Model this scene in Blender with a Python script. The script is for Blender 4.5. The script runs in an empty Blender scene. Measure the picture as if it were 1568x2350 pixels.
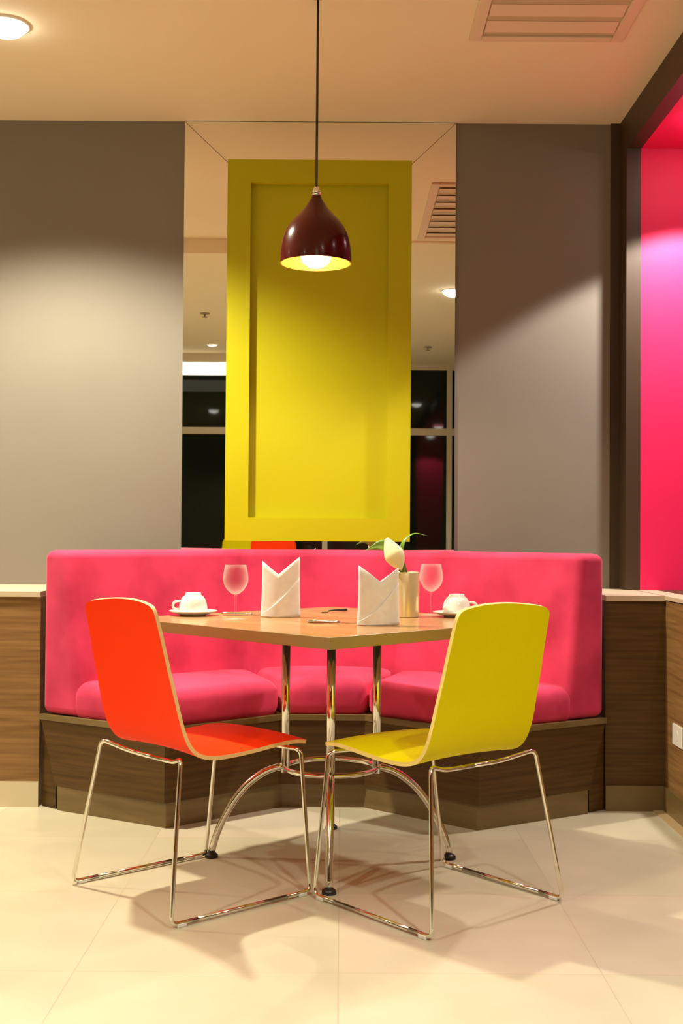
import bpy, bmesh, math, random
from mathutils import Vector, Matrix
random.seed(7)
S = bpy.context.scene
COL = S.collection
PI = math.pi
R = math.radians

# ------------------------------------------------------------------ camera
cd = bpy.data.cameras.new('camera')
cam = bpy.data.objects.new('camera', cd)
COL.objects.link(cam)
cd.sensor_fit = 'VERTICAL'
cd.sensor_height = 36.0
cd.lens = 2750.0 / 2350.0 * 36.0
cd.clip_start = 0.02
cam.matrix_world = (Matrix.Translation((0, 0, 1.03)) @ Matrix.Rotation(PI / 2 + R(1.04), 4, 'X')
                    @ Matrix.Rotation(R(0.4), 4, 'Z'))
S.camera = cam

# ------------------------------------------------------------------ world, exposure
w = bpy.data.worlds.new('world')
S.world = w
w.use_nodes = True
w.node_tree.nodes['Background'].inputs[0].default_value = (0.02, 0.018, 0.015, 1)
w.node_tree.nodes['Background'].inputs[1].default_value = 1.0
S.view_settings.view_transform = 'Standard'
S.view_settings.look = 'None'
S.view_settings.gamma = 1.0
S.view_settings.use_curve_mapping = False
S.view_settings.exposure = 0.14

WARM = (1.0, 0.92, 0.66)
WARM2 = (1.0, 0.94, 0.74)
NEUTRAL = (0.90, 0.97, 0.92)
COOL = (0.62, 0.86, 1.0)

def add_light(name, kind, loc, energy, color, parent=None, **kw):
    l = bpy.data.lights.new(name, kind)
    l.energy = energy
    l.color = color
    for k, v in kw.items():
        setattr(l, k, v)
    o = bpy.data.objects.new(name, l)
    COL.objects.link(o)
    o.location = loc
    if parent:
        o.parent = parent
    return o

# downlight positions, the out-of-view ones added as fill: x, y, ceiling height, watts, cone degrees, blend, colour
DOWN = [
    (-1.178, 4.13, 2.79, 88, 132, 0.5, WARM2),
    (0.79, 1.56, 2.79, 8, 110, 0.9, WARM),
    (-1.75, 1.50, 2.70, 76, 128, 1.0, WARM2),  # unseen fill added to light the orange chair back
    (1.00, 1.35, 2.79, 60, 128, 1.0, NEUTRAL),  # unseen fill added for the yellow chair back, kept out of the mirror
    (-3.20, 4.13, 2.79, 50, 132, 0.6, WARM),
    (-3.20, 1.60, 2.79, 30, 140, 0.9, WARM),
    (-1.20, -0.80, 2.79, 20, 120, 0.9, WARM),
    (0.25, -0.90, 2.79, 24, 120, 0.9, COOL),  # unseen cool fill added, hidden in the mirror by the yellow panel
]
NICHE = [(1.43, 4.58, 2.63, 36, 112, 0.18, (1.0, 0.92, 0.84)),
         (1.43, 3.00, 2.63, 7, 112, 0.25, (1.0, 0.92, 0.84))]
BULB_W = 22.0
# large unseen panels added at the ceiling as fill for chair backs and floor
FILL_PANELS = [(-2.4, 0.4, 2.785, 1.2, 15, WARM), (-0.15, 0.5, 2.785, 1.0, 12, WARM2)]

# ------------------------------------------------------------------ materials
def mat(name, col=(0.8, 0.8, 0.8), rough=0.5, metal=0.0, **kw):
    m = bpy.data.materials.new(name)
    m.use_nodes = True
    b = m.node_tree.nodes['Principled BSDF']
    b.inputs['Base Color'].default_value = (*col, 1)
    b.inputs['Roughness'].default_value = rough
    b.inputs['Metallic'].default_value = metal
    for k, v in kw.items():
        b.inputs[k].default_value = v
    return m

def nodes(m):
    nt = m.node_tree
    return nt, nt.nodes['Principled BSDF']

def noise_mat(name, c0, c1, scale=(1, 1, 1), nscale=5.0, detail=4.0, rough=0.5, lo=0.35, hi=0.65, bump=0.0, **kw):
    m = mat(name, c0, rough, **kw)
    nt, b = nodes(m)
    tc = nt.nodes.new('ShaderNodeTexCoord')
    mp = nt.nodes.new('ShaderNodeMapping')
    mp.inputs['Scale'].default_value = scale
    n = nt.nodes.new('ShaderNodeTexNoise')
    n.inputs['Scale'].default_value = nscale
    n.inputs['Detail'].default_value = detail
    r = nt.nodes.new('ShaderNodeValToRGB')
    r.color_ramp.elements[0].position = lo
    r.color_ramp.elements[1].position = hi
    r.color_ramp.elements[0].color = (*c0, 1)
    r.color_ramp.elements[1].color = (*c1, 1)
    nt.links.new(tc.outputs['Object'], mp.inputs['Vector'])
    nt.links.new(mp.outputs['Vector'], n.inputs['Vector'])
    nt.links.new(n.outputs['Fac'], r.inputs['Fac'])
    nt.links.new(r.outputs['Color'], b.inputs['Base Color'])
    if bump:
        bp = nt.nodes.new('ShaderNodeBump')
        bp.inputs['Strength'].default_value = bump
        bp.inputs['Distance'].default_value = 0.004
        nt.links.new(n.outputs['Fac'], bp.inputs['Height'])
        nt.links.new(bp.outputs['Normal'], b.inputs['Normal'])
    return m

def emit_mat(name, col, strength):
    m = mat(name, (0.8, 0.8, 0.8), 0.5)
    nt, b = nodes(m)
    b.inputs['Emission Color'].default_value = (*col, 1)
    b.inputs['Emission Strength'].default_value = strength
    return m

def tile_mat():
    m = mat('floor_tile', (0.7, 0.6, 0.45), 0.28)
    nt, b = nodes(m)
    N = nt.nodes.new
    L = nt.links.new
    tc = N('ShaderNodeTexCoord')
    mp = N('ShaderNodeMapping')
    mp.inputs['Location'].default_value = (0.0, -2.83 / 0.62, 0)
    mp.inputs['Scale'].default_value = (1 / 0.62, 1 / 0.62, 0)
    L(tc.outputs['Object'], mp.inputs['Vector'])
    fl = N('ShaderNodeVectorMath'); fl.operation = 'FLOOR'
    fr = N('ShaderNodeVectorMath'); fr.operation = 'FRACTION'
    L(mp.outputs['Vector'], fl.inputs[0]); L(mp.outputs['Vector'], fr.inputs[0])
    wn = N('ShaderNodeTexWhiteNoise'); wn.noise_dimensions = '2D'
    L(fl.outputs['Vector'], wn.inputs['Vector'])
    r = N('ShaderNodeValToRGB')
    cr = r.color_ramp
    cr.elements[0].color = (0.52, 0.46, 0.325, 1)
    cr.elements[1].color = (0.60, 0.51, 0.385, 1)
    e = cr.elements.new(0.5); e.color = (0.56, 0.505, 0.36, 1)
    L(wn.outputs['Value'], r.inputs['Fac'])
    n = N('ShaderNodeTexNoise'); n.inputs['Scale'].default_value = 3.0; n.inputs['Detail'].default_value = 6
    L(tc.outputs['Object'], n.inputs['Vector'])
    mx = N('ShaderNodeMix'); mx.data_type = 'RGBA'; mx.blend_type = 'MULTIPLY'
    r2 = N('ShaderNodeValToRGB')
    r2.color_ramp.elements[0].position = 0.3; r2.color_ramp.elements[1].position = 0.7
    r2.color_ramp.elements[0].color = (0.86, 0.86, 0.84, 1); r2.color_ramp.elements[1].color = (1, 1, 1, 1)
    L(n.outputs['Fac'], r2.inputs['Fac'])
    mx.inputs['Factor'].default_value = 1.0
    L(r.outputs['Color'], mx.inputs['A']); L(r2.outputs['Color'], mx.inputs['B'])
    # thin joints
    sx = N('ShaderNodeSeparateXYZ'); L(fr.outputs['Vector'], sx.inputs[0])
    def edge(o):
        a = N('ShaderNodeMath'); a.operation = 'SUBTRACT'; L(o, a.inputs[0]); a.inputs[1].default_value = 0.5
        c = N('ShaderNodeMath'); c.operation = 'ABSOLUTE'; L(a.outputs[0], c.inputs[0])
        return c.outputs[0]
    mm = N('ShaderNodeMath'); mm.operation = 'MAXIMUM'
    L(edge(sx.outputs[0]), mm.inputs[0]); L(edge(sx.outputs[1]), mm.inputs[1])
    gt = N('ShaderNodeMath'); gt.operation = 'GREATER_THAN'; L(mm.outputs[0], gt.inputs[0]); gt.inputs[1].default_value = 0.4975
    mj = N('ShaderNodeMix'); mj.data_type = 'RGBA'
    L(gt.outputs[0], mj.inputs['Factor']); L(mx.outputs['Result'], mj.inputs['A'])
    mj.inputs['B'].default_value = (0.46, 0.38, 0.27, 1)
    L(mj.outputs['Result'], b.inputs['Base Color'])
    return m

M = {}
M['floor'] = tile_mat()
M['ceiling'] = noise_mat('ceiling_paint', (0.79, 0.68, 0.46), (0.81, 0.70, 0.48), nscale=1.5, rough=0.9)
M['taupe'] = noise_mat('taupe_wall_paint', (0.200, 0.172, 0.136), (0.210, 0.182, 0.144), nscale=2.0, rough=0.75)
M['plain'] = mat('cream_wall_paint', (0.66, 0.56, 0.42), 0.85)
M['wood'] = noise_mat('brown_laminate', (0.17, 0.085, 0.028), (0.30, 0.165, 0.06), scale=(1.2, 1.2, 26), nscale=3.0, detail=6, rough=0.5, lo=0.3, hi=0.7, **{'Specular IOR Level': 0.25})
M['darkwood'] = noise_mat('dark_laminate', (0.065, 0.031, 0.007), (0.115, 0.060, 0.015), scale=(1.2, 1.2, 26), nscale=3.0, detail=6, rough=0.5, lo=0.3, hi=0.7, **{'Specular IOR Level': 0.25})
M['kick'] = noise_mat('plinth_laminate', (0.15, 0.10, 0.033), (0.20, 0.13, 0.048), scale=(1, 1, 10), nscale=3.0, rough=0.35)
M['trimdark'] = mat('dark_brown_trim', (0.05, 0.027, 0.010), 0.5)
M['ledge'] = mat('beige_stone', (0.58, 0.47, 0.34), 0.4)
M['skirtreflect'] = mat('skirting_brown_reflection', (0.16, 0.105, 0.035), 0.4)  # brown reflection in the satin metal skirting, painted as its colour
M['floorstrip'] = mat('tan_floor_border', (0.50, 0.36, 0.19), 0.4)
M['skirt'] = mat('satin_metal_skirting', (0.74, 0.66, 0.50), 0.38, 0.75)
M['pinkwall'] = mat('magenta_paint', (0.84, 0.006, 0.10), 0.6)
M['mirror'] = mat('mirror_glass', (0.92, 0.91, 0.87), 0.012, 1.0)
M['mirroredge'] = mat('mirror_edge', (0.22, 0.17, 0.10), 0.4)
M['yellowpanel'] = mat('mustard_lacquer', (0.45, 0.415, 0.001), 0.5, **{'Specular IOR Level': 0.25})
M['velvet'] = noise_mat('pink_velvet', (0.42, 0.006, 0.052), (0.72, 0.036, 0.122), nscale=4.5, detail=6, rough=0.8, lo=0.30, hi=0.64, bump=0.15)
_nt, _b = nodes(M['velvet'])
_b.inputs['Sheen Weight'].default_value = 0.3
_b.inputs['Sheen Roughness'].default_value = 0.45
_b.inputs['Sheen Tint'].default_value = (1.0, 0.45, 0.55, 1)
M['velvetseat'] = M['velvet']
M['chrome'] = mat('chrome', (0.80, 0.78, 0.70), 0.12, 1.0)
M['orange'] = mat('orange_laminate', (1.0, 0.042, 0.0), 0.55, **{'Specular IOR Level': 0.08})
M['yellow'] = mat('yellow_laminate', (0.80, 0.70, 0.0), 0.55, **{'Specular IOR Level': 0.1})
M['ply'] = mat('pale_plywood_edge', (0.80, 0.50, 0.20), 0.5)
M['plyy'] = mat('pale_plywood_edge_yellow', (0.85, 0.68, 0.22), 0.5)
M['tabletop'] = noise_mat('table_laminate', (0.36, 0.19, 0.075), (0.46, 0.26, 0.11), scale=(14, 1.2, 1), nscale=2.0, detail=5, rough=0.22)
M['tableedge'] = mat('table_edge_band', (0.27, 0.18, 0.06), 0.4)
M['black'] = mat('black_plastic', (0.012, 0.010, 0.010), 0.4)
M['clear'] = mat('frosted_plastic_glide', (0.75, 0.72, 0.66), 0.3)
M['china'] = mat('white_china', (0.86, 0.84, 0.78), 0.12)
M['linen'] = noise_mat('white_linen', (0.80, 0.78, 0.75), (0.86, 0.84, 0.81), nscale=40, rough=0.85)
M['glass'] = mat('clear_glass', (0.95, 0.95, 0.93), 0.03)
_nt, _b = nodes(M['glass'])
_tr = _nt.nodes.new('ShaderNodeBsdfTransparent'); _tr.inputs[0].default_value = (0.97, 0.97, 0.96, 1)
_lw = _nt.nodes.new('ShaderNodeLayerWeight'); _lw.inputs['Blend'].default_value = 0.35
_mr = _nt.nodes.new('ShaderNodeMapRange'); _mr.inputs['To Min'].default_value = 0.015; _mr.inputs['To Max'].default_value = 0.30
_mx = _nt.nodes.new('ShaderNodeMixShader')
_nt.links.new(_lw.outputs['Facing'], _mr.inputs['Value']); _nt.links.new(_mr.outputs['Result'], _mx.inputs[0])
_nt.links.new(_tr.outputs[0], _mx.inputs[1]); _nt.links.new(_b.outputs[0], _mx.inputs[2])
_nt.links.new(_mx.outputs[0], _nt.nodes['Material Output'].inputs[0])
M['gold'] = mat('champagne_metal', (0.92, 0.78, 0.44), 0.28, 0.55)
M['steel'] = mat('cutlery_steel', (0.80, 0.76, 0.70), 0.15, 1.0)
M['petal'] = mat('cream_petal', (0.86, 0.80, 0.45), 0.5, **{'Subsurface Weight': 0.1})
M['leaf'] = noise_mat('green_leaf', (0.10, 0.22, 0.02), (0.22, 0.34, 0.05), nscale=20, rough=0.4)
M['stem'] = mat('green_stem', (0.14, 0.20, 0.04), 0.5)
M['burgundy'] = mat('burgundy_lacquer', (0.075, 0.004, 0.003), 0.2, **{'Specular IOR Level': 0.25, 'Coat Weight': 0.15, 'Coat Roughness': 0.05})
M['shadein'] = mat('pale_gold_inside', (0.78, 0.50, 0.07), 0.45)
M['bulb'] = emit_mat('glowing_bulb', (1.0, 0.86, 0.52), 11.0)
M['cord'] = mat('black_cord', (0.05, 0.025, 0.015), 0.5)
M['lampglow'] = emit_mat('downlight_lens', (1.0, 0.96, 0.88), 22.0)
M['panelglow'] = emit_mat('luminous_panel', (1.0, 0.88, 0.66), 2.2)
M['white'] = mat('white_plastic', (0.80, 0.76, 0.68), 0.35)
M['ventmetal'] = mat('cream_painted_metal', (0.74, 0.58, 0.41), 0.5)
M['ventdark'] = mat('vent_duct_inside', (0.30, 0.23, 0.14), 0.8)
M['ductin'] = mat('duct_lining', (0.52, 0.42, 0.27), 0.8)
M['nightglass'] = mat('night_window_glass', (0.006, 0.010, 0.005), 0.04, **{'IOR': 1.3})
M['frame'] = mat('cream_window_frame', (0.60, 0.52, 0.36), 0.4)

# ------------------------------------------------------------------ helpers
def finish(name, bm, m, parent=None, smooth=False, bevel=0.0, seg=3):
    me = bpy.data.meshes.new(name)
    bmesh.ops.recalc_face_normals(bm, faces=bm.faces)
    bm.to_mesh(me)
    bm.free()
    o = bpy.data.objects.new(name, me)
    COL.objects.link(o)
    for x in (m if isinstance(m, (list, tuple)) else [m]):
        me.materials.append(x)
    if smooth:
        for p in me.polygons:
            p.use_smooth = True
    if bevel:
        md = o.modifiers.new('bevel', 'BEVEL')
        md.width = bevel
        md.segments = seg
        md.limit_method = 'ANGLE'
        md.angle_limit = R(28)
        md.harden_normals = False
        for p in me.polygons:
            p.use_smooth = True
        md2 = o.modifiers.new('wn', 'WEIGHTED_NORMAL')
        md2.keep_sharp = True
    if parent:
        o.parent = parent
    return o

def box(bm, x0, x1, y0, y1, z0, z1, mi=0):
    v = [bm.verts.new(p) for p in ((x0, y0, z0), (x1, y0, z0), (x1, y1, z0), (x0, y1, z0),
                                   (x0, y0, z1), (x1, y0, z1), (x1, y1, z1), (x0, y1, z1))]
    for f in ((3, 2, 1, 0), (4, 5, 6, 7), (0, 1, 5, 4), (1, 2, 6, 5), (2, 3, 7, 6), (3, 0, 4, 7)):
        fc = bm.faces.new([v[i] for i in f])
        fc.material_index = mi

def box_obj(name, dims, m, parent=None, bevel=0.0):
    bm = bmesh.new()
    box(bm, *dims)
    return finish(name, bm, m, parent, bevel=bevel)

def prism(bm, pts, z0, z1, pts_top=None):
    pt = pts_top or pts
    a = [bm.verts.new((p[0], p[1], z0)) for p in pts]
    b = [bm.verts.new((p[0], p[1], z1)) for p in pt]
    n = len(a)
    bm.faces.new(a[::-1])
    bm.faces.new(b)
    for i in range(n):
        j = (i + 1) % n
        bm.faces.new((a[i], a[j], b[j], b[i]))

def lathe(bm, prof, n=40, center=(0, 0, 0), mi=0, closed_ends=True):
    rings = []
    cx, cy, cz = center
    for (r, z) in prof:
        if r < 1e-6:
            rings.append([bm.verts.new((cx, cy, cz + z))])
        else:
            rings.append([bm.verts.new((cx + r * math.cos(2 * PI * i / n), cy + r * math.sin(2 * PI * i / n), cz + z)) for i in range(n)])
    for a, b in zip(rings[:-1], rings[1:]):
        for i in range(n):
            j = (i + 1) % n
            if len(a) == 1 and len(b) == 1:
                continue
            if len(a) == 1:
                f = bm.faces.new((a[0], b[j], b[i]))
            elif len(b) == 1:
                f = bm.faces.new((a[i], a[j], b[0]))
            else:
                f = bm.faces.new((a[i], a[j], b[j], b[i]))
            f.material_index = mi
    if closed_ends:
        for rg, rev in ((rings[0], True), (rings[-1], False)):
            if len(rg) > 1:
                f = bm.faces.new(rg[::-1] if rev else rg)
                f.material_index = mi

def fillet(pts, rad, n=6):
    pts = [Vector(p) for p in pts]
    out = [pts[0]]
    for i in range(1, len(pts) - 1):
        p, a, b = pts[i], pts[i - 1], pts[i + 1]
        r = rad[i - 1] if isinstance(rad, (list, tuple)) else rad
        da, db = (a - p), (b - p)
        ra = min(r, da.length * 0.49)
        rb = min(r, db.length * 0.49)
        p0 = p + da.normalized() * ra
        p1 = p + db.normalized() * rb
        for k in range(n + 1):
            t = k / n
            out.append(p0 * (1 - t) ** 2 + p * 2 * t * (1 - t) + p1 * t * t)
    out.append(pts[-1])
    return out

def tube(bm, pts, r, n=12, caps=True, mi=0):
    pts = [Vector(p) for p in pts]
    rs = r if isinstance(r, (list, tuple)) else [r] * len(pts)
    t = (pts[1] - pts[0]).normalized()
    up = Vector((0, 0, 1)) if abs(t.z) < 0.9 else Vector((1, 0, 0))
    u = t.cross(up).normalized()
    prev = None
    first = None
    for i, p in enumerate(pts):
        if 0 < i < len(pts) - 1:
            t = ((pts[i + 1] - p).normalized() + (p - pts[i - 1]).normalized()).normalized()
        elif i == len(pts) - 1:
            t = (p - pts[i - 1]).normalized()
        u = (u - t * u.dot(t)).normalized()
        v = t.cross(u)
        ring = [bm.verts.new(p + (u * math.cos(2 * PI * k / n) + v * math.sin(2 * PI * k / n)) * rs[i]) for k in range(n)]
        if prev:
            for k in range(n):
                j = (k + 1) % n
                f = bm.faces.new((prev[k], prev[j], ring[j], ring[k]))
                f.material_index = mi
        else:
            first = ring
        prev = ring
    if caps:
        bm.faces.new(first[::-1]).material_index = mi
        bm.faces.new(prev).material_index = mi

def tube_obj(name, pts, r, m, parent=None, n=12):
    bm = bmesh.new()
    tube(bm, pts, r, n)
    return finish(name, bm, m, parent, smooth=True)

def lathe_obj(name, prof, m, parent=None, n=40, center=(0, 0, 0), closed=True):
    bm = bmesh.new()
    lathe(bm, prof, n, center, closed_ends=closed)
    return finish(name, bm, m, parent, smooth=True)

def sharpen(o, deg=35):
    md = o.modifiers.new('split', 'EDGE_SPLIT')
    md.split_angle = R(deg)
    return o

def tag(o, label, cat, group=None):
    o['label'] = label
    o['category'] = cat
    if group:
        o['group'] = group
    return o

def thing(name, label, cat, loc=(0, 0, 0), rotz=0.0, group=None):
    o = bpy.data.objects.new(name, None)
    COL.objects.link(o)
    o.empty_display_size = 0.1
    o.location = loc
    o.rotation_euler = (0, 0, rotz)
    return tag(o, label, cat, group)

def struct(o):
    o['kind'] = 'structure'
    return o

def dup(root, loc, rotz, label, group=None, scale=None):
    r = root.copy()
    COL.objects.link(r)
    r.location = loc
    r.rotation_euler = (0, 0, rotz)
    r['label'] = label
    if group:
        r['group'] = group
    elif 'group' in r.keys():
        del r['group']
    if scale:
        r.scale = (scale, scale, scale)
    def rec(src, dst):
        for ch in [c for c in bpy.data.objects if c.parent == src]:
            if ch.type == 'LIGHT':
                continue
            c = ch.copy()
            COL.objects.link(c)
            c.parent = dst
            rec(ch, c)
    rec(root, r)
    return r

# ------------------------------------------------------------------ the room
YB = 5.10          # back wall
XR = 1.18          # right side wall
ZC = 2.79          # ceiling
YF = -2.30         # window wall behind the camera
XL = -4.6
struct(box_obj('floor', (XL - 0.1, 2.6, YF - 0.1, YB + 0.1, -0.1, 0), M['floor']))
struct(box_obj('ceiling', (XL - 0.1, 2.6, YF - 0.1, YB + 0.1, ZC, ZC + 0.1), M['ceiling']))
struct(box_obj('wall_back', (XL, 2.6, YB, YB + 0.1, 0, ZC), M['taupe']))
struct(box_obj('wall_left', (XL - 0.1, XL, YF, YB, 0, ZC), M['plain']))
# dropped ceiling field over the left half of the room, and the joint where the right half changes
struct(box_obj('trim_1', (XL, -0.05, -0.45, 3.05, 2.70, ZC), M['ceiling']))
struct(box_obj('trim_2', (-0.05, XR, 3.00, 3.02, ZC - 0.012, ZC), M['ceiling']))

# lower wall with ledge, left and right of the banquette
YW = 4.51
XL2 = 1.222
struct(box_obj('wall_lower_left', (XL, -1.128, YW, YB, 0, 0.785), M['wood']))
struct(box_obj('trim_3', (XL, -1.128, YW - 0.008, YB, 0.785, 0.805), M['ledge']))
struct(box_obj('baseboard_left', (XL, -1.128, YW - 0.010, YW, 0, 0.094), M['skirt']))
struct(box_obj('wall_lower_right', (0.996, XL2, YW, YB, 0, 0.785), M['darkwood']))
struct(box_obj('trim_4', (0.996, XL2, YW - 0.008, YB, 0.785, 0.805), M['ledge']))
struct(box_obj('baseboard_right', (0.996, XL2 - 0.01, YW - 0.010, YW, 0, 0.094), M['skirtreflect']))

# right side wall with the magenta alcove
YN = 4.97
struct(box_obj('wall_right', (XL2, XL2 + 0.06, YF, YB, 0, 0.785), M['wood']))
struct(box_obj('baseboard_side', (XL2 - 0.010, XL2, YF, YW - 0.01, 0, 0.094), M['kick']))
struct(box_obj('trim_9', (XL2 - 0.048, XL2 - 0.010, YF, YW - 0.01, 0, 0.004), M['floorstrip']))
struct(box_obj('trim_5', (XL2 - 0.006, XR + 0.13, YF, YN, 0.790, 0.805), M['ledge']))
struct(box_obj('trim_10', (XR + 0.13, 2.2, YF, YN, 0.785, 0.805), M['trimdark']))  # unseen inner sill, coloured dark to cut bounce onto the alcove top
struct(box_obj('trim_6', (XR, XR + 0.06, YF, YB, 2.645, ZC), M['trimdark']))
struct(box_obj('trim_7', (XR, XR + 0.06, YN, YB, 0.785, 2.645), M['trimdark']))
struct(box_obj('trim_8', (1.141, XR, YB - 0.012, YB, 0.805, ZC), M['trimdark']))
struct(box_obj('wall_alcove_end', (XR + 0.06, 2.2, YN, YB, 0.805, 2.645), M['pinkwall']))
struct(box_obj('wall_alcove_side', (2.2, 2.3, YF, YB, 0.0, ZC), M['taupe']))  # unseen wall, kept taupe to cut pink bounce in the alcove
struct(box_obj('wall_alcove_top', (XR + 0.06, 2.2, YF, YN, 2.645, 2.70), M['pinkwall']))
struct(box_obj('wall_alcove_near', (XR + 0.06, 2.2, -0.9, -0.8, 0.805, 2.645), M['pinkwall']))
struct(box_obj('wall_right_near', (XR, XR + 0.06, YF, -0.8, 0.785, 2.645), M['taupe']))

# window wall behind the camera (seen in the mirror): dark night glass between cream frames
struct(box_obj('wall_front', (XL, 2.2, YF - 0.1, YF - 0.03, 0, ZC), M['taupe']))
wx = [XL, -2.9, -1.72, -0.2, 1.09, XR]
for i in range(len(wx) - 1):
    a, b = wx[i], wx[i + 1]
    bm = bmesh.new()
    box(bm, a, a + 0.055, YF - 0.03, YF + 0.03, 0, ZC)
    box(bm, a + 0.055, b, YF - 0.03, YF + 0.03, 2.06, 2.13)
    box(bm, a + 0.055, b, YF - 0.03, YF + 0.03, 2.74, ZC)
    box(bm, a + 0.055, b, YF - 0.03, YF + 0.03, 0, 0.12)
    fr = struct(finish('window_%d' % (i + 1), bm, M['frame']))
    bm = bmesh.new()
    box(bm, a + 0.055, b, YF - 0.008, YF + 0.004, 0.12, 2.06)
    finish('lower_pane', bm, M['nightglass'], fr)
    bm = bmesh.new()
    box(bm, a + 0.055, b, YF - 0.008, YF + 0.004, 2.13, 2.74)
    finish('upper_pane', bm, M['nightglass'], fr)

# ------------------------------------------------------------------ mirror and yellow panel
PX0, PX1, PZ0, PZ1 = -0.491, 0.288, 0.998, 2.61      # yellow panel outline
MX0, MX1, MZ0, MZ1 = -0.681, 0.478, 0.86, 2.787
mir = thing('wall_mirror', 'mirror framing the yellow wall panel, with mitred corner joints, above the banquette', 'mirror', (-0.1, YB, MZ0))
def strip(name, quad):
    bm = bmesh.new()
    f = [bm.verts.new((x + 0.1, -0.010, z - MZ0)) for x, z in quad]
    b = [bm.verts.new((x + 0.1, -0.002, z - MZ0)) for x, z in quad]
    bm.faces.new(f); bm.faces.new(b[::-1])
    for i in range(4):
        j = (i + 1) % 4
        bm.faces.new((f[i], f[j], b[j], b[i])).material_index = 1
    return finish(name, bm, [M['mirror'], M['mirroredge']], mir)
g = 0.0014
ix0, ix1, iz0, iz1 = PX0 + 0.03, PX1 - 0.03, PZ0 + 0.03, PZ1 - 0.03
strip('top_strip', [(MX0 + g, MZ1), (MX1 - g, MZ1), (ix1 - g, iz1), (ix0 + g, iz1)])
strip('side_strip', [(MX0, MZ0), (ix0, iz0 - 0.0), (ix0, iz1 - g), (MX0, MZ1 - g)])
strip('side_strip', [(ix1, iz0), (MX1, MZ0), (MX1, MZ1 - g), (ix1, iz1 - g)])
strip('bottom_strip', [(MX0 + g, MZ0), (MX1 - g, MZ0), (ix1 - g, iz0), (ix0 + g, iz0)])

pan = thing('wall_panel', 'tall yellow framed panel hung on the mirror behind the pendant lamp', 'wall panel', ((PX0 + PX1) / 2, YB - 0.012, PZ0))
pw, ph = (PX1 - PX0) / 2, PZ1 - PZ0
FB = 0.098
bm = bmesh.new()
yb, yf = 0.0, -0.050
box(bm, -pw, -pw + FB, yf, yb, 0, ph)
box(bm, pw - FB, pw, yf, yb, 0, ph)
box(bm, -pw + FB, pw - FB, yf, yb, ph - FB, ph)
box(bm, -pw + FB, pw - FB, yf, yb, 0, FB)
finish('panel_frame', bm, M['yellowpanel'], pan)
bm = bmesh.new()
box(bm, -pw + FB, pw - FB, yf + 0.033, yb, FB, ph - FB)
finish('panel_field', bm, M['yellowpanel'], pan)

# ------------------------------------------------------------------ banquette
BX = -0.063
ban = thing('banquette', 'pink velvet corner banquette with brown wooden base against the mirror wall', 'banquette', (BX, 0, 0))
A = (1.057, 4.500); C = (0.546, 4.180); D = (0.156, 4.520)
def lerp(p, q, t): return (p[0] + (q[0] - p[0]) * t, p[1] + (q[1] - p[1]) * t)
wdir = (D[0] - C[0], D[1] - C[1]); L_ = math.hypot(*wdir); wdir = (wdir[0] / L_, wdir[1] / L_)
def along_to_y(p, y):
    t = (y - p[1]) / wdir[1]
    return (p[0] + wdir[0] * t, y)
cal = math.hypot(A[0] - C[0], A[1] - C[1])
def fromA(d): return lerp(A, C, d / cal)
YBK = 5.085
E = along_to_y(A, YBK)
mx_ = lambda p: (-p[0], p[1])
# backrest: one continuous mesh, sloping front, mitred at both corners
def back_line(d_end, y_mid):
    t = fromA(d_end)
    k = along_to_y(t, y_mid)
    return t, k
Tt, Jt = back_line(0.115, 4.985)
Tb, Jb = back_line(0.190, 4.915)
stations = [
    (A, Tb, Tt), (E, Jb, Jt), (mx_(E), mx_(Jb), mx_(Jt)), (mx_(A), mx_(Tb), mx_(Tt))]
bm = bmesh.new()
zb, zt = 0.350, 0.962
rings = []
for (o_, ib, it) in stations:
    rings.append([bm.verts.new((o_[0], o_[1], zb)), bm.verts.new((ib[0], ib[1], zb)),
                  bm.verts.new((it[0], it[1], zt)), bm.verts.new((o_[0], o_[1], zt))])
for a, b in zip(rings[:-1], rings[1:]):
    for i in range(4):
        j = (i + 1) % 4
        bm.faces.new((a[i], a[j], b[j], b[i]))
bm.faces.new(rings[0]); bm.faces.new(rings[-1][::-1])
finish('backrest', bm, M['velvet'], ban, bevel=0.030, seg=5)

# seat cushions with rounded rims and a soft crown
def round_poly(poly, r, n=6):
    out = []
    m_ = len(poly)
    for i in range(m_):
        p, a, b = Vector(poly[i]), Vector(poly[i - 1]), Vector(poly[(i + 1) % m_])
        da, db = (a - p).normalized(), (b - p).normalized()
        p0, p1 = p + da * r, p + db * r
        for k in range(n + 1):
            t = k / n
            out.append(p0 * (1 - t) ** 2 + p * 2 * t * (1 - t) + p1 * t * t)
    return out
def cushion(name, poly, z0, z1, rim, corner, crown, parent, m):
    base = round_poly(poly, corner)
    n = len(base)
    cen = sum(base, Vector((0, 0))) / n
    bm = bmesh.new()
    def ring(off, z):
        vs = []
        for p in base:
            d = (cen - p)
            vs.append(bm.verts.new((*(p + d.normalized() * min(off, d.length * 0.97)), z)))
        return vs
    rs = [ring(0.012, z0), ring(0.002, z0 + 0.02), ring(0.0, (z0 + z1 - rim) / 2), ring(0.0, z1 - rim)]
    for k in range(1, 7):
        a = k / 6 * PI / 2
        rs.append(ring(rim * (1 - math.cos(a)), z1 - rim + rim * math.sin(a)))
    for k in range(1, 7):
        t = k / 6
        vs = []
        for p in base:
            q = p + (cen - p).normalized() * rim
            q = q.lerp(cen, t * 0.96)
            vs.append(bm.verts.new((q.x, q.y, z1 + crown * math.sin(t * PI / 2))))
        rs.append(vs)
    for a, b in zip(rs[:-1], rs[1:]):
        for i in range(n):
            j = (i + 1) % n
            bm.faces.new((a[i], a[j], b[j], b[i]))
    bm.faces.new(rs[0][::-1]); bm.faces.new(rs[-1])
    return finish(name, bm, m, parent, smooth=True)
e = 0.006
Bq = fromA(0.145)
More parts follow.
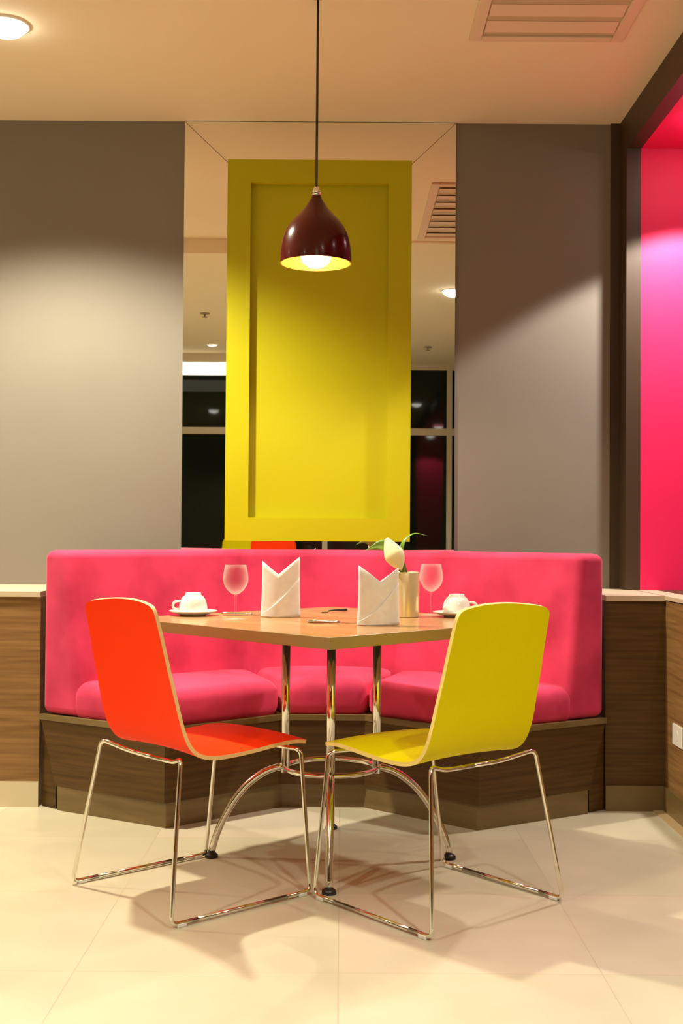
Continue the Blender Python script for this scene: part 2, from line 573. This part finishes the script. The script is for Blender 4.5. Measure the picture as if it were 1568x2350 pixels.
Bq = (Bq[0] - 0.006, Bq[1] - 0.002)
Cq = (C[0] + 0.004, C[1] + 0.012)
Kq = (Jb[0] - 0.006, Jb[1] - 0.006)
Dq = (D[0] + 0.002, D[1] + 0.010)
wing = [(Dq[0] + e, Dq[1]), Cq, Bq, (Kq[0] + e, Kq[1])]
cushion('seat_cushion', wing, 0.348, 0.480, 0.060, 0.04, 0.022, ban, M['velvetseat'])
cushion('seat_cushion', [mx_(p) for p in wing][::-1], 0.348, 0.480, 0.060, 0.04, 0.022, ban, M['velvetseat'])
mid = [(-Dq[0] + e, Dq[1]), (Dq[0] - e, Dq[1]), (Kq[0] - e, Kq[1]), (-Kq[0] + e, Kq[1])]
cushion('seat_cushion', mid, 0.348, 0.486, 0.060, 0.035, 0.020, ban, M['velvetseat'])

# wooden base: box whose end faces are cut back towards the floor, capping board and plinth
def full(pts): return pts + [mx_(p) for p in reversed(pts)]
Bk = lerp(A, C, 0.13)
Eb = along_to_y(Bk, YBK)
top_poly = full([E, A, C, D])
bot_poly = full([Eb, Bk, C, D])
bm = bmesh.new()
prism(bm, bot_poly, 0.088, 0.328, top_poly)
base = finish('base', bm, M['darkwood'], ban)
bm = bmesh.new()
prism(bm, [(p[0] * 1.004, p[1] - 0.004 if p[1] < 4.9 else p[1]) for p in top_poly], 0.328, 0.349)
finish('capping_board', bm, M['kick'], ban)
kC, kD, kB = (C[0] - 0.004, C[1] + 0.012), (D[0] - 0.002, D[1] + 0.012), lerp(Bk, C, 0.02)
bm = bmesh.new()
prism(bm, full([along_to_y(kB, YBK), kB, kC, kD]), 0, 0.088)
finish('plinth', bm, M['kick'], ban)
for s in (1, -1):
    bm = bmesh.new()
    a_, b_ = (1.056, 4.522), (Bk[0], Bk[1] + 0.012)
    q = [(a_[0] * s, a_[1]), (b_[0] * s, b_[1]), (b_[0] * s, b_[1] + 0.02), (a_[0] * s, a_[1] + 0.02)]
    if s < 0: q = q[::-1]
    prism(bm, q, 0, 0.322)
    finish('end_panel', bm, M['darkwood'], ban)

# ------------------------------------------------------------------ table
TX, TY, TZ = -0.028, 3.825, 0.757
tab = thing('dining_table', 'square brown wooden table set cornerwise on four chrome posts', 'table', (TX, TY, 0), PI / 4)
hs = 0.67 / math.sqrt(2)
bm = bmesh.new()
box(bm, -hs, hs, -hs, hs, TZ - 0.033, TZ)
for f in bm.faces:
    f.material_index = 0 if abs(f.calc_center_median().z - TZ) < 1e-5 else 1
tt = finish('tabletop', bm, [M['tabletop'], M['tableedge']], tab, bevel=0.002, seg=2)
bm = bmesh.new()
box(bm, -0.17, 0.17, -0.17, 0.17, TZ - 0.045, TZ - 0.033)
finish('mounting_plate', bm, M['black'], tab)
pr, ft = 0.145, 0.378
for k in range(4):
    a = k * PI / 2 + PI / 4
    c_, s_ = math.cos(a), math.sin(a)
    P = lambda r, z: (r * c_, r * s_, z)
    leg = tube_obj('leg', [P(pr, 0.27), P(pr, TZ - 0.045)], 0.0135, M['chrome'], tab, 16)
    arc = [P(pr + 0.005, 0.292), P(pr + 0.06, 0.278), P(pr + 0.12, 0.235), P(pr + 0.165, 0.18), P(pr + 0.20, 0.115), P(pr + 0.222, 0.06), P(ft, 0.012)]
    arc = fillet(arc, 0.03, 4)
    tube_obj('leg_foot', arc, 0.0115, M['chrome'], leg, 14)
    lathe_obj('foot_cap', [(0.021, 0.0), (0.021, 0.009), (0.013, 0.016), (0.0, 0.016)], M['black'], leg, 20, P(ft, 0))
rg = [(pr * math.cos(t * PI / 24), pr * math.sin(t * PI / 24), 0.288) for t in range(49)]
bm = bmesh.new(); tube(bm, rg, 0.008, 10, caps=False)
finish('brace_ring', bm, M['chrome'], tab, smooth=True)

# ------------------------------------------------------------------ chairs
PROF = [(-0.252, 0.832), (-0.236, 0.775), (-0.220, 0.715), (-0.204, 0.650), (-0.188, 0.590), (-0.174, 0.535),
        (-0.160, 0.490), (-0.143, 0.455), (-0.120, 0.431), (-0.090, 0.419), (-0.050, 0.414), (0.010, 0.414),
        (0.080, 0.418), (0.150, 0.424), (0.210, 0.427), (0.255, 0.424), (0.285, 0.417)]
def resample(prof, step=0.012):
    P = [Vector((p[0], p[1])) for p in prof]
    # Catmull-Rom
    out = []
    for i in range(len(P) - 1):
        p0, p1, p2, p3 = P[max(i - 1, 0)], P[i], P[i + 1], P[min(i + 2, len(P) - 1)]
        for k in range(8):
            t = k / 8
            out.append(0.5 * ((2 * p1) + (p2 - p0) * t + (2 * p0 - 5 * p1 + 4 * p2 - p3) * t * t + (3 * p1 - p0 - 3 * p2 + p3) * t ** 3))
    out.append(P[-1])
    s = [0]
    for a, b in zip(out[:-1], out[1:]):
        s.append(s[-1] + (b - a).length)
    return out, s
CPTS, CS = resample(PROF)
CL = CS[-1]
def at_s(s):
    for i in range(len(CS) - 1):
        if CS[i + 1] >= s:
            t = (s - CS[i]) / max(CS[i + 1] - CS[i], 1e-9)
            p = CPTS[i].lerp(CPTS[i + 1], t)
            a, b = CPTS[max(i - 1, 0)], CPTS[min(i + 2, len(CPTS) - 1)]
            tg = (b - a).normalized()
            return p, Vector((tg.y, -tg.x)), s
    return CPTS[-1], Vector((0, 1)), s
def half_w(s):
    u = s / CL
    if u < 0.38: b = 0.182 + 0.018 * (u / 0.38)
    elif u < 0.6: b = 0.200 + 0.004 * (u - 0.38) / 0.22
    else: b = 0.204 - 0.010 * (u - 0.6) / 0.4
    r = 0.028
    for ds, rr in ((s, r), (CL - s, r)):
        if ds < rr:
            b = b - rr + math.sqrt(max(rr * rr - (rr - ds) ** 2, 0))
    return b
def shell_part(name, s0, s1, mats, parent, cap0, cap1):
    ss = [s0]
    while ss[-1] < s1 - 1e-6:
        d = min(ss[-1], CL - ss[-1])
        ss.append(min(s1, ss[-1] + (0.004 if d < 0.045 else 0.012)))
    nx = 24
    bm = bmesh.new()
    def grid(off):
        rows = []
        for s in ss:
            p, nrm, _ = at_s(s)
            hw = half_w(s)
            back = max(0.0, min(1.0, 1 - s / (CL * 0.55)))     # 1 at the top of the back, 0 on the seat
            row = []
            for k in range(nx + 1):
                v = -1 + 2 * k / nx
                lat = v * hw
                # concave towards the sitter: the middle of the back lies further back, the seat dips a little
                dip = (1 - (lat / 0.2) ** 2) * (0.022 * back + 0.007)
                q = p - nrm * dip * (1 if True else 0) + nrm * off
                arch = 0.007 * (1 - v * v) * max(0, 1 - s / 0.05)
                row.append(bm.verts.new((q.x, lat, q.y + arch)))
            rows.append(row)
        return rows
    f, b = grid(0.0055), grid(-0.0055)
    n = len(ss)
    for i in range(n - 1):
        for k in range(nx):
            bm.faces.new((f[i][k], f[i][k + 1], f[i + 1][k + 1], f[i + 1][k]))
            bm.faces.new((b[i][k + 1], b[i][k], b[i + 1][k], b[i + 1][k + 1]))
        for k in (0, nx):
            bm.faces.new((f[i][k], f[i + 1][k], b[i + 1][k], b[i][k])).material_index = 1
    for i, on in ((0, cap0), (n - 1, cap1)):
        if on:
            for k in range(nx):
                bm.faces.new((f[i][k], f[i][k + 1], b[i][k + 1], b[i][k])).material_index = 1
    o = finish(name, bm, mats, parent, smooth=True)
    return sharpen(o, 50)
S_SPLIT = CL * 0.53
def make_chair(label, col, edge):
    t = thing('chair', label, 'chair', (0, 0, 0))
    shell_part('backrest', 0.0, S_SPLIT, [col, edge], t, True, False)
    shell_part('seat', S_SPLIT, CL, [col, edge], t, False, True)
    wr = 0.0062
    zr = wr + 0.003
    for s in (-1, 1):
        y0, y1 = 0.258 * s, 0.207 * s
        rear = fillet([(-0.135, 0.0, 0.398), (-0.135, 0.11 * s, 0.398), (-0.176, y1, 0.424), (-0.236, y0, zr), (-0.15, y0, zr)], [0.03, 0.022, 0.022])
        front = fillet([(0.215, 0.0, 0.408), (0.215, 0.15 * s, 0.408), (0.240, y1, 0.404), (0.236, y0, zr), (0.15, y0, zr)], [0.02, 0.02, 0.022])
        # each bent wire: crossbar half + upright + start of runner is one leg
        tube_obj('leg', rear, wr, M['chrome'], t)
        tube_obj('leg', front, wr, M['chrome'], t)
        rn = tube_obj('runner', [(-0.152, y0, zr), (0.152, y0, zr)], wr, M['chrome'], t)
        for xx in (-0.205, 0.205):
            box_obj('glide', (xx - 0.014, xx + 0.014, y0 - 0.008, y0 + 0.008, 0.0, 0.010), M['clear'], rn, bevel=0.002)
    return t
ch_o = make_chair('orange chair with thin chrome sled legs, back to the viewer', M['orange'], M['ply'])
ch_o.location = (-0.43, 3.481, 0); ch_o.rotation_euler = (0, 0, R(41.5))
ch_y = make_chair('yellow chair with thin chrome sled legs, pushed under the near side of the table', M['yellow'], M['plyy'])
ch_y.location = (0.28, 3.397, 0); ch_y.rotation_euler = (0, 0, R(130.5))

# ------------------------------------------------------------------ pendant lamp
lx, ly, lz = -0.088, 3.83, 1.896
lamp = thing('pendant_lamp', 'dark burgundy bell-shaped pendant lamp glowing inside, hanging over the table', 'lamp', (lx, ly, lz))
outer = [(0.1145, 0.0), (0.1145, 0.025), (0.112, 0.05), (0.108, 0.075), (0.1005, 0.098), (0.089, 0.120), (0.074, 0.139),
         (0.058, 0.156), (0.042, 0.174), (0.029, 0.192), (0.019, 0.208), (0.0135, 0.222)]
inner = [(r - 0.004, max(z - 0.003, 0.0)) for r, z in outer]
bm = bmesh.new()
lathe(bm, outer, 56, closed_ends=False)
sh = finish('lamp_shade', bm, M['burgundy'], lamp, smooth=True)
bm = bmesh.new()
lathe(bm, inner, 56, closed_ends=False)
for f in list(bm.faces): pass
# rim joining outer and inner skins
lathe(bm, [(0.1145, 0.0), (0.1105, 0.0)], 56, closed_ends=False)
finish('shade_lining', bm, M['shadein'], sh, smooth=True)
lathe_obj('cap', [(0.0145, 0.218), (0.0135, 0.232), (0.009, 0.243), (0.005, 0.249)], M['chrome'], lamp, 24)
lathe_obj('bulb', [(0.0, 0.001), (0.024, 0.005), (0.043, 0.020), (0.050, 0.040), (0.046, 0.062), (0.034, 0.085), (0.018, 0.105), (0.014, 0.118), (0.013, 0.15), (0.0, 0.15)], M['bulb'], lamp, 28, (0, 0, -0.016))
tube_obj('cord', [(0, 0, 0.246), (0.0005, 0, 0.5), (0.001, 0, ZC - lz - 0.02)], 0.0042, M['cord'], lamp, 10)
lathe_obj('ceiling_rose', [(0.05, ZC - lz), (0.05, ZC - lz - 0.02), (0.01, ZC - lz - 0.032), (0, ZC - lz - 0.032)], M['cord'], lamp, 32)
add_light('pendant_light', 'SPOT', (0, 0, -0.03), BULB_W, (1.0, 0.84, 0.54), lamp, shadow_soft_size=0.035, spot_size=R(165), spot_blend=0.25)

# ------------------------------------------------------------------ table setting
def cup_and_saucer(label_c, label_s, loc, rot, first=None):
    if first:
        s = dup(first[0], loc, rot, label_s)
        c = dup(first[1], (loc[0], loc[1], loc[2] + 0.0122), rot, label_c)
        return s, c
    s = lathe_obj('saucer', [(0.0, 0.0), (0.042, 0.0), (0.044, 0.003), (0.062, 0.008), (0.079, 0.0150), (0.0795, 0.0165), (0.078, 0.0172),
                             (0.060, 0.0125), (0.046, 0.0085), (0.040, 0.0072), (0.0, 0.0072)], M['china'], None, 48)
    tag(s, label_s, 'saucer'); s.location = loc; s.rotation_euler = (0, 0, rot)
    c = thing('teacup', label_c, 'cup', (loc[0], loc[1], loc[2] + 0.0122), rot)
    prof = [(0.0455, 0.0), (0.0475, 0.001), (0.047, 0.012), (0.045, 0.026), (0.041, 0.039), (0.034, 0.050), (0.026, 0.056), (0.0255, 0.062),
            (0.0235, 0.063), (0.0225, 0.058), (0.0, 0.057)]
    inn = [(0.0455, 0.0), (0.0445, 0.012), (0.0425, 0.026), (0.0385, 0.038), (0.031, 0.048), (0.0, 0.053)]
    bm = bmesh.new()
    lathe(bm, prof, 44, closed_ends=False); lathe(bm, inn, 44, closed_ends=False)
    finish('cup_body', bm, M['china'], c, smooth=True)
    hp = fillet([(0.042, 0, 0.036), (0.062, 0, 0.036), (0.070, 0, 0.020), (0.060, 0, 0.009), (0.044, 0, 0.010)], 0.014, 5)
    tube_obj('handle', hp, 0.0042, M['china'], c, 10)
    return s, c
z0 = TZ + 0.0004
p1 = cup_and_saucer('white teacup upside down near the orange chair', 'white saucer near the orange chair, under the upturned cup', (-0.487, 3.955, z0), R(200))
cup_and_saucer('white teacup upside down near the yellow chair back', 'white saucer near the yellow chair back, under the upturned cup', (0.385, 3.985, z0), R(-15), p1)

def wine_glass(label, loc):
    t = thing('wine_glass', label, 'glass', loc)
    bowl_o = [(0.004, 0.078), (0.014, 0.082), (0.027, 0.093), (0.036, 0.107), (0.0405, 0.122), (0.040, 0.138), (0.037, 0.155), (0.0335, 0.172)]
    bowl_i = [(r - 0.0012, z) for r, z in reversed(bowl_o[1:])] + [(0.0, 0.0805)]
    bm = bmesh.new(); lathe(bm, [(0.0, 0.0765)] + bowl_o + bowl_i, 40, closed_ends=False)
    bmesh.ops.remove_doubles(bm, verts=bm.verts, dist=1e-6)
    finish('bowl', bm, M['glass'], t, smooth=True)
    lathe_obj('stem', [(0.0, 0.004), (0.0055, 0.004), (0.0034, 0.014), (0.003, 0.04), (0.0032, 0.068), (0.0042, 0.0765), (0.0, 0.0765)], M['glass'], t, 20)
    lathe_obj('foot', [(0.0, 0.0), (0.035, 0.0), (0.0355, 0.0012), (0.02, 0.0028), (0.006, 0.0042), (0.0, 0.0042)], M['glass'], t, 40)
    return t
g1 = wine_glass('wine glass beside the left napkin, on the orange chair side of the table', (-0.333, 3.790, z0))
dup(g1, (0.305, 4.055, z0), 0.4, 'wine glass between the gold vase and the teacup near the yellow chair')

def napkin(label, loc, rot, w=0.061, hl=0.182, hr=0.196, hn=0.138, nx=-0.1):
    """White linen folded into a standing pocket: a flattened tube with two peaks and a crossing front flap."""
    t = thing('napkin', label, 'napkin', loc, rot)
    def top(v):           # v = lateral -1..1
        if v < nx:
            return hn + (hl - hn) * ((nx - v) / (nx + 1)) ** 0.95
        return hn + (hr - hn) * ((v - nx) / (1 - nx)) ** 0.95
    def layer(bm, sgn, d, w_, topf, botf, n=24, m_=10):
        rows = []
        for k in range(n + 1):
            v = -1 + 2 * k / n
            x = v * w_
            y = sgn * d * math.cos(v * PI / 2) ** 0.8
            col_ = []
            tz, bz = topf(v), botf(v)
            for j in range(m_ + 1):
                u = j / m_
                z = bz + (tz - bz) * u
                spread = 1 + 0.05 * (1 - z / 0.19) - 0.03 * math.sin(z / 0.19 * PI)
                col_.append(bm.verts.new((x * spread, y * (1 - 0.35 * z / 0.19) + 0.003 * math.sin(z / 0.19 * PI) * sgn, z)))
            rows.append(col_)
        for k in range(n):
            for j in range(m_):
                bm.faces.new((rows[k][j], rows[k + 1][j], rows[k + 1][j + 1], rows[k][j + 1]))
    bm = bmesh.new()
    layer(bm, -1, 0.026, w, top, lambda v: 0.001)
    layer(bm, 1, 0.026, w, lambda v: top(v) - 0.004, lambda v: 0.001)
    body = finish('napkin_body', bm, M['linen'], t, smooth=True)
    md = body.modifiers.new('solid', 'SOLIDIFY'); md.thickness = 0.0022; md.offset = 0
    bm = bmesh.new()
    # front flap: hem runs from low left to high right
    layer(bm, -1, 0.0305, w * 1.01, lambda v: 0.012 + 0.118 * ((v + 1) / 2) ** 1.35, lambda v: 0.0015)
    flap = finish('front_flap', bm, M['linen'], t, smooth=True)
    md = flap.modifiers.new('solid', 'SOLIDIFY'); md.thickness = 0.0024; md.offset = 0
    return t
napkin('white linen napkin standing in two points beside the wine glass, further from the flower vase', (-0.196, 3.905, z0), R(-4))
napkin('white linen napkin standing in two points in front of the gold flower vase', (0.112, 3.585, z0), R(7), w=0.060, hl=0.178, hr=0.172, hn=0.130, nx=0.05)

# vase with calla lily
vx, vy = 0.214, 3.955
vase = lathe_obj('vase', [(0.0, 0.0), (0.042, 0.0), (0.044, 0.002), (0.0445, 0.146), (0.0435, 0.148), (0.0415, 0.146), (0.0415, 0.01), (0.0, 0.01)], M['gold'], None, 48)
sharpen(vase, 40)
vase.location = (vx, vy, z0)
tag(vase, 'gold metal cylinder vase holding a calla lily on the table', 'vase')
fl = thing('calla_lily', 'cream calla lily drooping over the rim of the gold vase', 'flower', (vx, vy, z0 + 0.012))
stem = fillet([(0.020, 0.01, 0.0), (0.006, 0.0, 0.13), (-0.022, 0.0, 0.200), (-0.048, -0.006, 0.236), (-0.056, -0.010, 0.240)], 0.05, 6)
tube_obj('stem', stem, 0.0042, M['stem'], fl, 10)
# spathe: a rolled cone seen from its closed side, tip hanging to lower right
bm = bmesh.new()
ax0, ax1 = Vector((-0.066, -0.012, 0.246)), Vector((-0.016, -0.040, 0.142))
ax = (ax1 - ax0); al = ax.length; axn = ax.normalized()
side = axn.cross(Vector((0, -1, 0))).normalized(); fwd = -side.cross(axn).normalized()
rows = []
for i in range(17):
    u = i / 16
    r = 0.007 + 0.029 * math.sin(min(1, u * 1.5) * PI / 2) if u < 0.5 else 0.0335 * (1 - ((u - 0.5) / 0.5) ** 1.8) + 0.0006
    span = R(165) * (1 - 0.45 * u)
    row = []
    for k in range(21):
        th = -span + 2 * span * k / 20
        p = ax0 + axn * (u * al) + side * math.sin(th) * r + (-fwd) * math.cos(th) * r * 0.7
        row.append(bm.verts.new(p))
    rows.append(row)
for a, b in zip(rows[:-1], rows[1:]):
    for k in range(20):
        bm.faces.new((a[k], a[k + 1], b[k + 1], b[k]))
sp = finish('spathe', bm, M['petal'], fl, smooth=True)
md = sp.modifiers.new('solid', 'SOLIDIFY'); md.thickness = 0.0012
sp.modifiers.new('sub', 'SUBSURF').render_levels = 1
def leaf(name, pts, wmax, nrm, parent, fold=0.25):
    P = fillet(pts, 0.05, 6)
    n = len(P)
    bm = bmesh.new()
    rows = []
    nrm = Vector(nrm).normalized()
    for i, p in enumerate(P):
        u = i / (n - 1)
        t = (P[min(i + 1, n - 1)] - P[max(i - 1, 0)]).normalized()
        b = t.cross(nrm).normalized()
        wd = wmax * math.sin(PI * min(1, u * 0.97 + 0.03)) ** 0.8
        up = b.cross(t)
        rows.append([bm.verts.new(p + b * wd * v + up * abs(v) * wd * fold) for v in (-1, -0.5, 0, 0.5, 1)])
    for a, b in zip(rows[:-1], rows[1:]):
        for k in range(4):
            bm.faces.new((a[k], a[k + 1], b[k + 1], b[k]))
    o = finish(name, bm, M['leaf'], parent, smooth=True)
    md = o.modifiers.new('solid', 'SOLIDIFY'); md.thickness = 0.001
    return o
leaf('leaf', [(0.0, 0, 0.10), (-0.03, 0.01, 0.19), (-0.075, 0.015, 0.232), (-0.138, 0.01, 0.205)], 0.024, (0, -1, 0.35), fl)
leaf('leaf', [(0.0, 0.01, 0.10), (-0.02, 0.03, 0.22), (0.022, 0.03, 0.268), (0.072, 0.02, 0.256)], 0.008, (0.1, -0.3, 1), fl)

# cutlery
def knife(label, loc, rot, dark=None):
    t = thing('table_knife', label, 'knife', loc, rot)
    bm = bmesh.new()
    prof = [(-0.0, 0.006), (0.02, 0.009), (0.06, 0.0105), (0.09, 0.009), (0.108, 0.002)]
    vs_t = [bm.verts.new((x, y, 0.003)) for x, y in prof] + [bm.verts.new((x, -0.007, 0.003)) for x, y in reversed(prof)]
    ex = bmesh.ops.extrude_face_region(bm, geom=[bm.faces.new(vs_t)])
    bmesh.ops.translate(bm, verts=[v for v in ex['geom'] if isinstance(v, bmesh.types.BMVert)], vec=(0, 0, -0.0018))
    finish('blade', bm, M['steel'], t)
    hp = [(0.002, 0, 0.0042), (-0.02, 0, 0.0045), (-0.07, 0, 0.006), (-0.095, 0, 0.006), (-0.10, 0, 0.006)]
    tube_obj('handle', hp, [0.0034, 0.0042, 0.0058, 0.0052, 0.002], dark or M['steel'], t, 12)
    return t
knife('steel table knife lying in front of the right napkin, across the middle of the table', (-0.005, 3.66, z0), R(8))
knife('steel table knife lying behind the left wine glass', (-0.295, 3.98, z0), R(4))
t = thing('teaspoon', 'dark-handled spoon lying on the table near the far corner', 'spoon', (-0.055, 4.13, z0), R(50))
bm = bmesh.new()
lathe(bm, [(0.0, 0.0), (0.008, 0.0006), (0.0145, 0.004), (0.0155, 0.006), (0.0145, 0.0058), (0.008, 0.003), (0.0, 0.0022)], 24, closed_ends=False)
for v in bm.verts: v.co.x *= 1.45
finish('spoon_bowl', bm, M['steel'], t, smooth=True)
tube_obj('handle', [(0.020, 0, 0.006), (0.05, 0, 0.0075), (0.115, 0, 0.0055), (0.12, 0, 0.005)], [0.0026, 0.003, 0.0048, 0.002], M['black'], t, 10)

# ------------------------------------------------------------------ socket on the right side wall
so = thing('wall_socket', 'white socket plate low on the brown wall at the right edge', 'socket', (XL2, 4.325, 0.311))
box_obj('socket_plate', (-0.010, 0, -0.06, 0.06, -0.038, 0.038), M['white'], so, bevel=0.003)
bm = bmesh.new(); tube(bm, [(-0.0115, 0, 0), (-0.009, 0, 0)], 0.019, 24)
finish('socket_face', bm, M['white'], so)

# ------------------------------------------------------------------ ceiling fixtures
vent = thing('ceiling_vent', 'cream louvred air vent in the ceiling above the right side of the table', 'vent', (0.712, 3.66, ZC))
bm = bmesh.new()
vw, vl = 0.272, 0.56
for (a, b, c, d) in ((-vw, -vw + 0.042, -vl, vl), (vw - 0.042, vw, -vl, vl), (-vw + 0.042, vw - 0.042, vl - 0.042, vl), (-vw + 0.042, vw - 0.042, -vl, -vl + 0.042)):
    box(bm, a, b, c, d, -0.012, 0)
finish('vent_frame', bm, M['ventmetal'], vent, bevel=0.003, seg=2)
box_obj('duct', (-vw + 0.042, vw - 0.042, -vl + 0.042, vl - 0.042, -0.003, -0.001), M['ductin'], vent)
for k in range(8):
    yy = vl - 0.042 - 0.0645 - k * 0.129
    bm = bmesh.new()
    x0, x1 = -vw + 0.046, vw - 0.046
    q = [(yy - 0.050, -0.004), (yy + 0.022, -0.012), (yy + 0.030, -0.010), (yy - 0.042, -0.0025)]
    a = [bm.verts.new((x0, y, z)) for y, z in q]; b = [bm.verts.new((x1, y, z)) for y, z in q]
    bm.faces.new(a); bm.faces.new(b[::-1])
    for i in range(4):
        j = (i + 1) % 4
        bm.faces.new((a[i], a[j], b[j], b[i]))
    finish('louvre', bm, M['ventmetal'], vent)

def downlight(x, y, z, watts, cone, blend, color, label, group=None):
    t = thing('downlight', label, 'ceiling light', (x, y, z), 0, group)
    ri = lathe_obj('trim_ring', [(0.070, -0.004), (0.077, -0.008), (0.084, -0.005), (0.085, 0.0)], M['white'], t, 36, closed=False)
    lathe_obj('lens', [(0.0, -0.046), (0.026, -0.043), (0.052, -0.031), (0.068, -0.013), (0.070, -0.001), (0.0, -0.001)], M['lampglow'], t, 32)
    add_light('downlight_beam', 'SPOT', (0, 0, -0.056), watts * 4, color, t, spot_size=R(cone), spot_blend=blend, shadow_soft_size=0.045)
    return t
dl_labels = ['bright round ceiling spotlight above the grey wall at the upper left',
             'small round ceiling light reflected in the mirror right of the yellow panel',
             None, None, None, None, None, None]
for i, d in enumerate(DOWN):
    downlight(*d, dl_labels[i] or 'round recessed fill light added in the ceiling out of view', None if dl_labels[i] else 'recessed fill lights added out of view')
for d in NICHE:
    downlight(*d, 'round recessed light in the top of the magenta alcove', 'alcove lights')
for x, y, z, s_, e_, c_ in FILL_PANELS:
    t = thing('fill_light_panel', 'square glowing fill panel added at the ceiling out of view', 'ceiling light', (x, y, z), 0, 'fill panels added out of view')
    box_obj('diffuser', (-s_ / 2, s_ / 2, -s_ / 2, s_ / 2, -0.006 if z < 2.75 else -0.004, 0.004), M['panelglow'], t)
    add_light('panel_fill_light', 'AREA', (0, 0, -0.02), e_, c_, t, shape='SQUARE', size=s_, spread=R(125))

# seen only in the mirror
ll = thing('linear_ceiling_lamp', 'long glowing ceiling lamp reflected in the mirror left of the yellow panel', 'ceiling light', (-1.75, -1.60, ZC))
box_obj('diffuser', (-0.62, 0.62, -0.05, 0.05, -0.20, -0.085), M['panelglow'], ll, bevel=0.01)
box_obj('housing', (-0.64, 0.64, -0.055, 0.055, -0.085, 0), M['frame'], ll)
def sprinkler(x, y, z, label):
    t = thing('sprinkler_head', label, 'sprinkler', (x, y, z))
    lathe_obj('rosette', [(0.04, 0.0), (0.038, -0.006), (0.014, -0.010), (0.0, -0.010)], M['ventdark'], t, 24)
    lathe_obj('deflector', [(0.006, -0.010), (0.006, -0.028), (0.022, -0.030), (0.022, -0.033), (0.0, -0.034)], M['ventdark'], t, 20)
sprinkler(0.80, -1.05, ZC, 'small ceiling sprinkler reflected in the mirror right of the yellow panel')
sprinkler(-1.05, 1.10, 2.70, 'small ceiling sprinkler reflected in the mirror left of the yellow panel')

# furniture across the room, glimpsed in the mirror below the yellow panel
dup(ch_y, (-1.02, -1.75, 0), R(95), 'tall yellow chair across the room, glimpsed in the mirror below the yellow panel', scale=1.165)
dup(ch_o, (-0.60, -0.95, 0), R(80), 'tall orange chair across the room, glimpsed in the mirror below the yellow panel', scale=1.16)
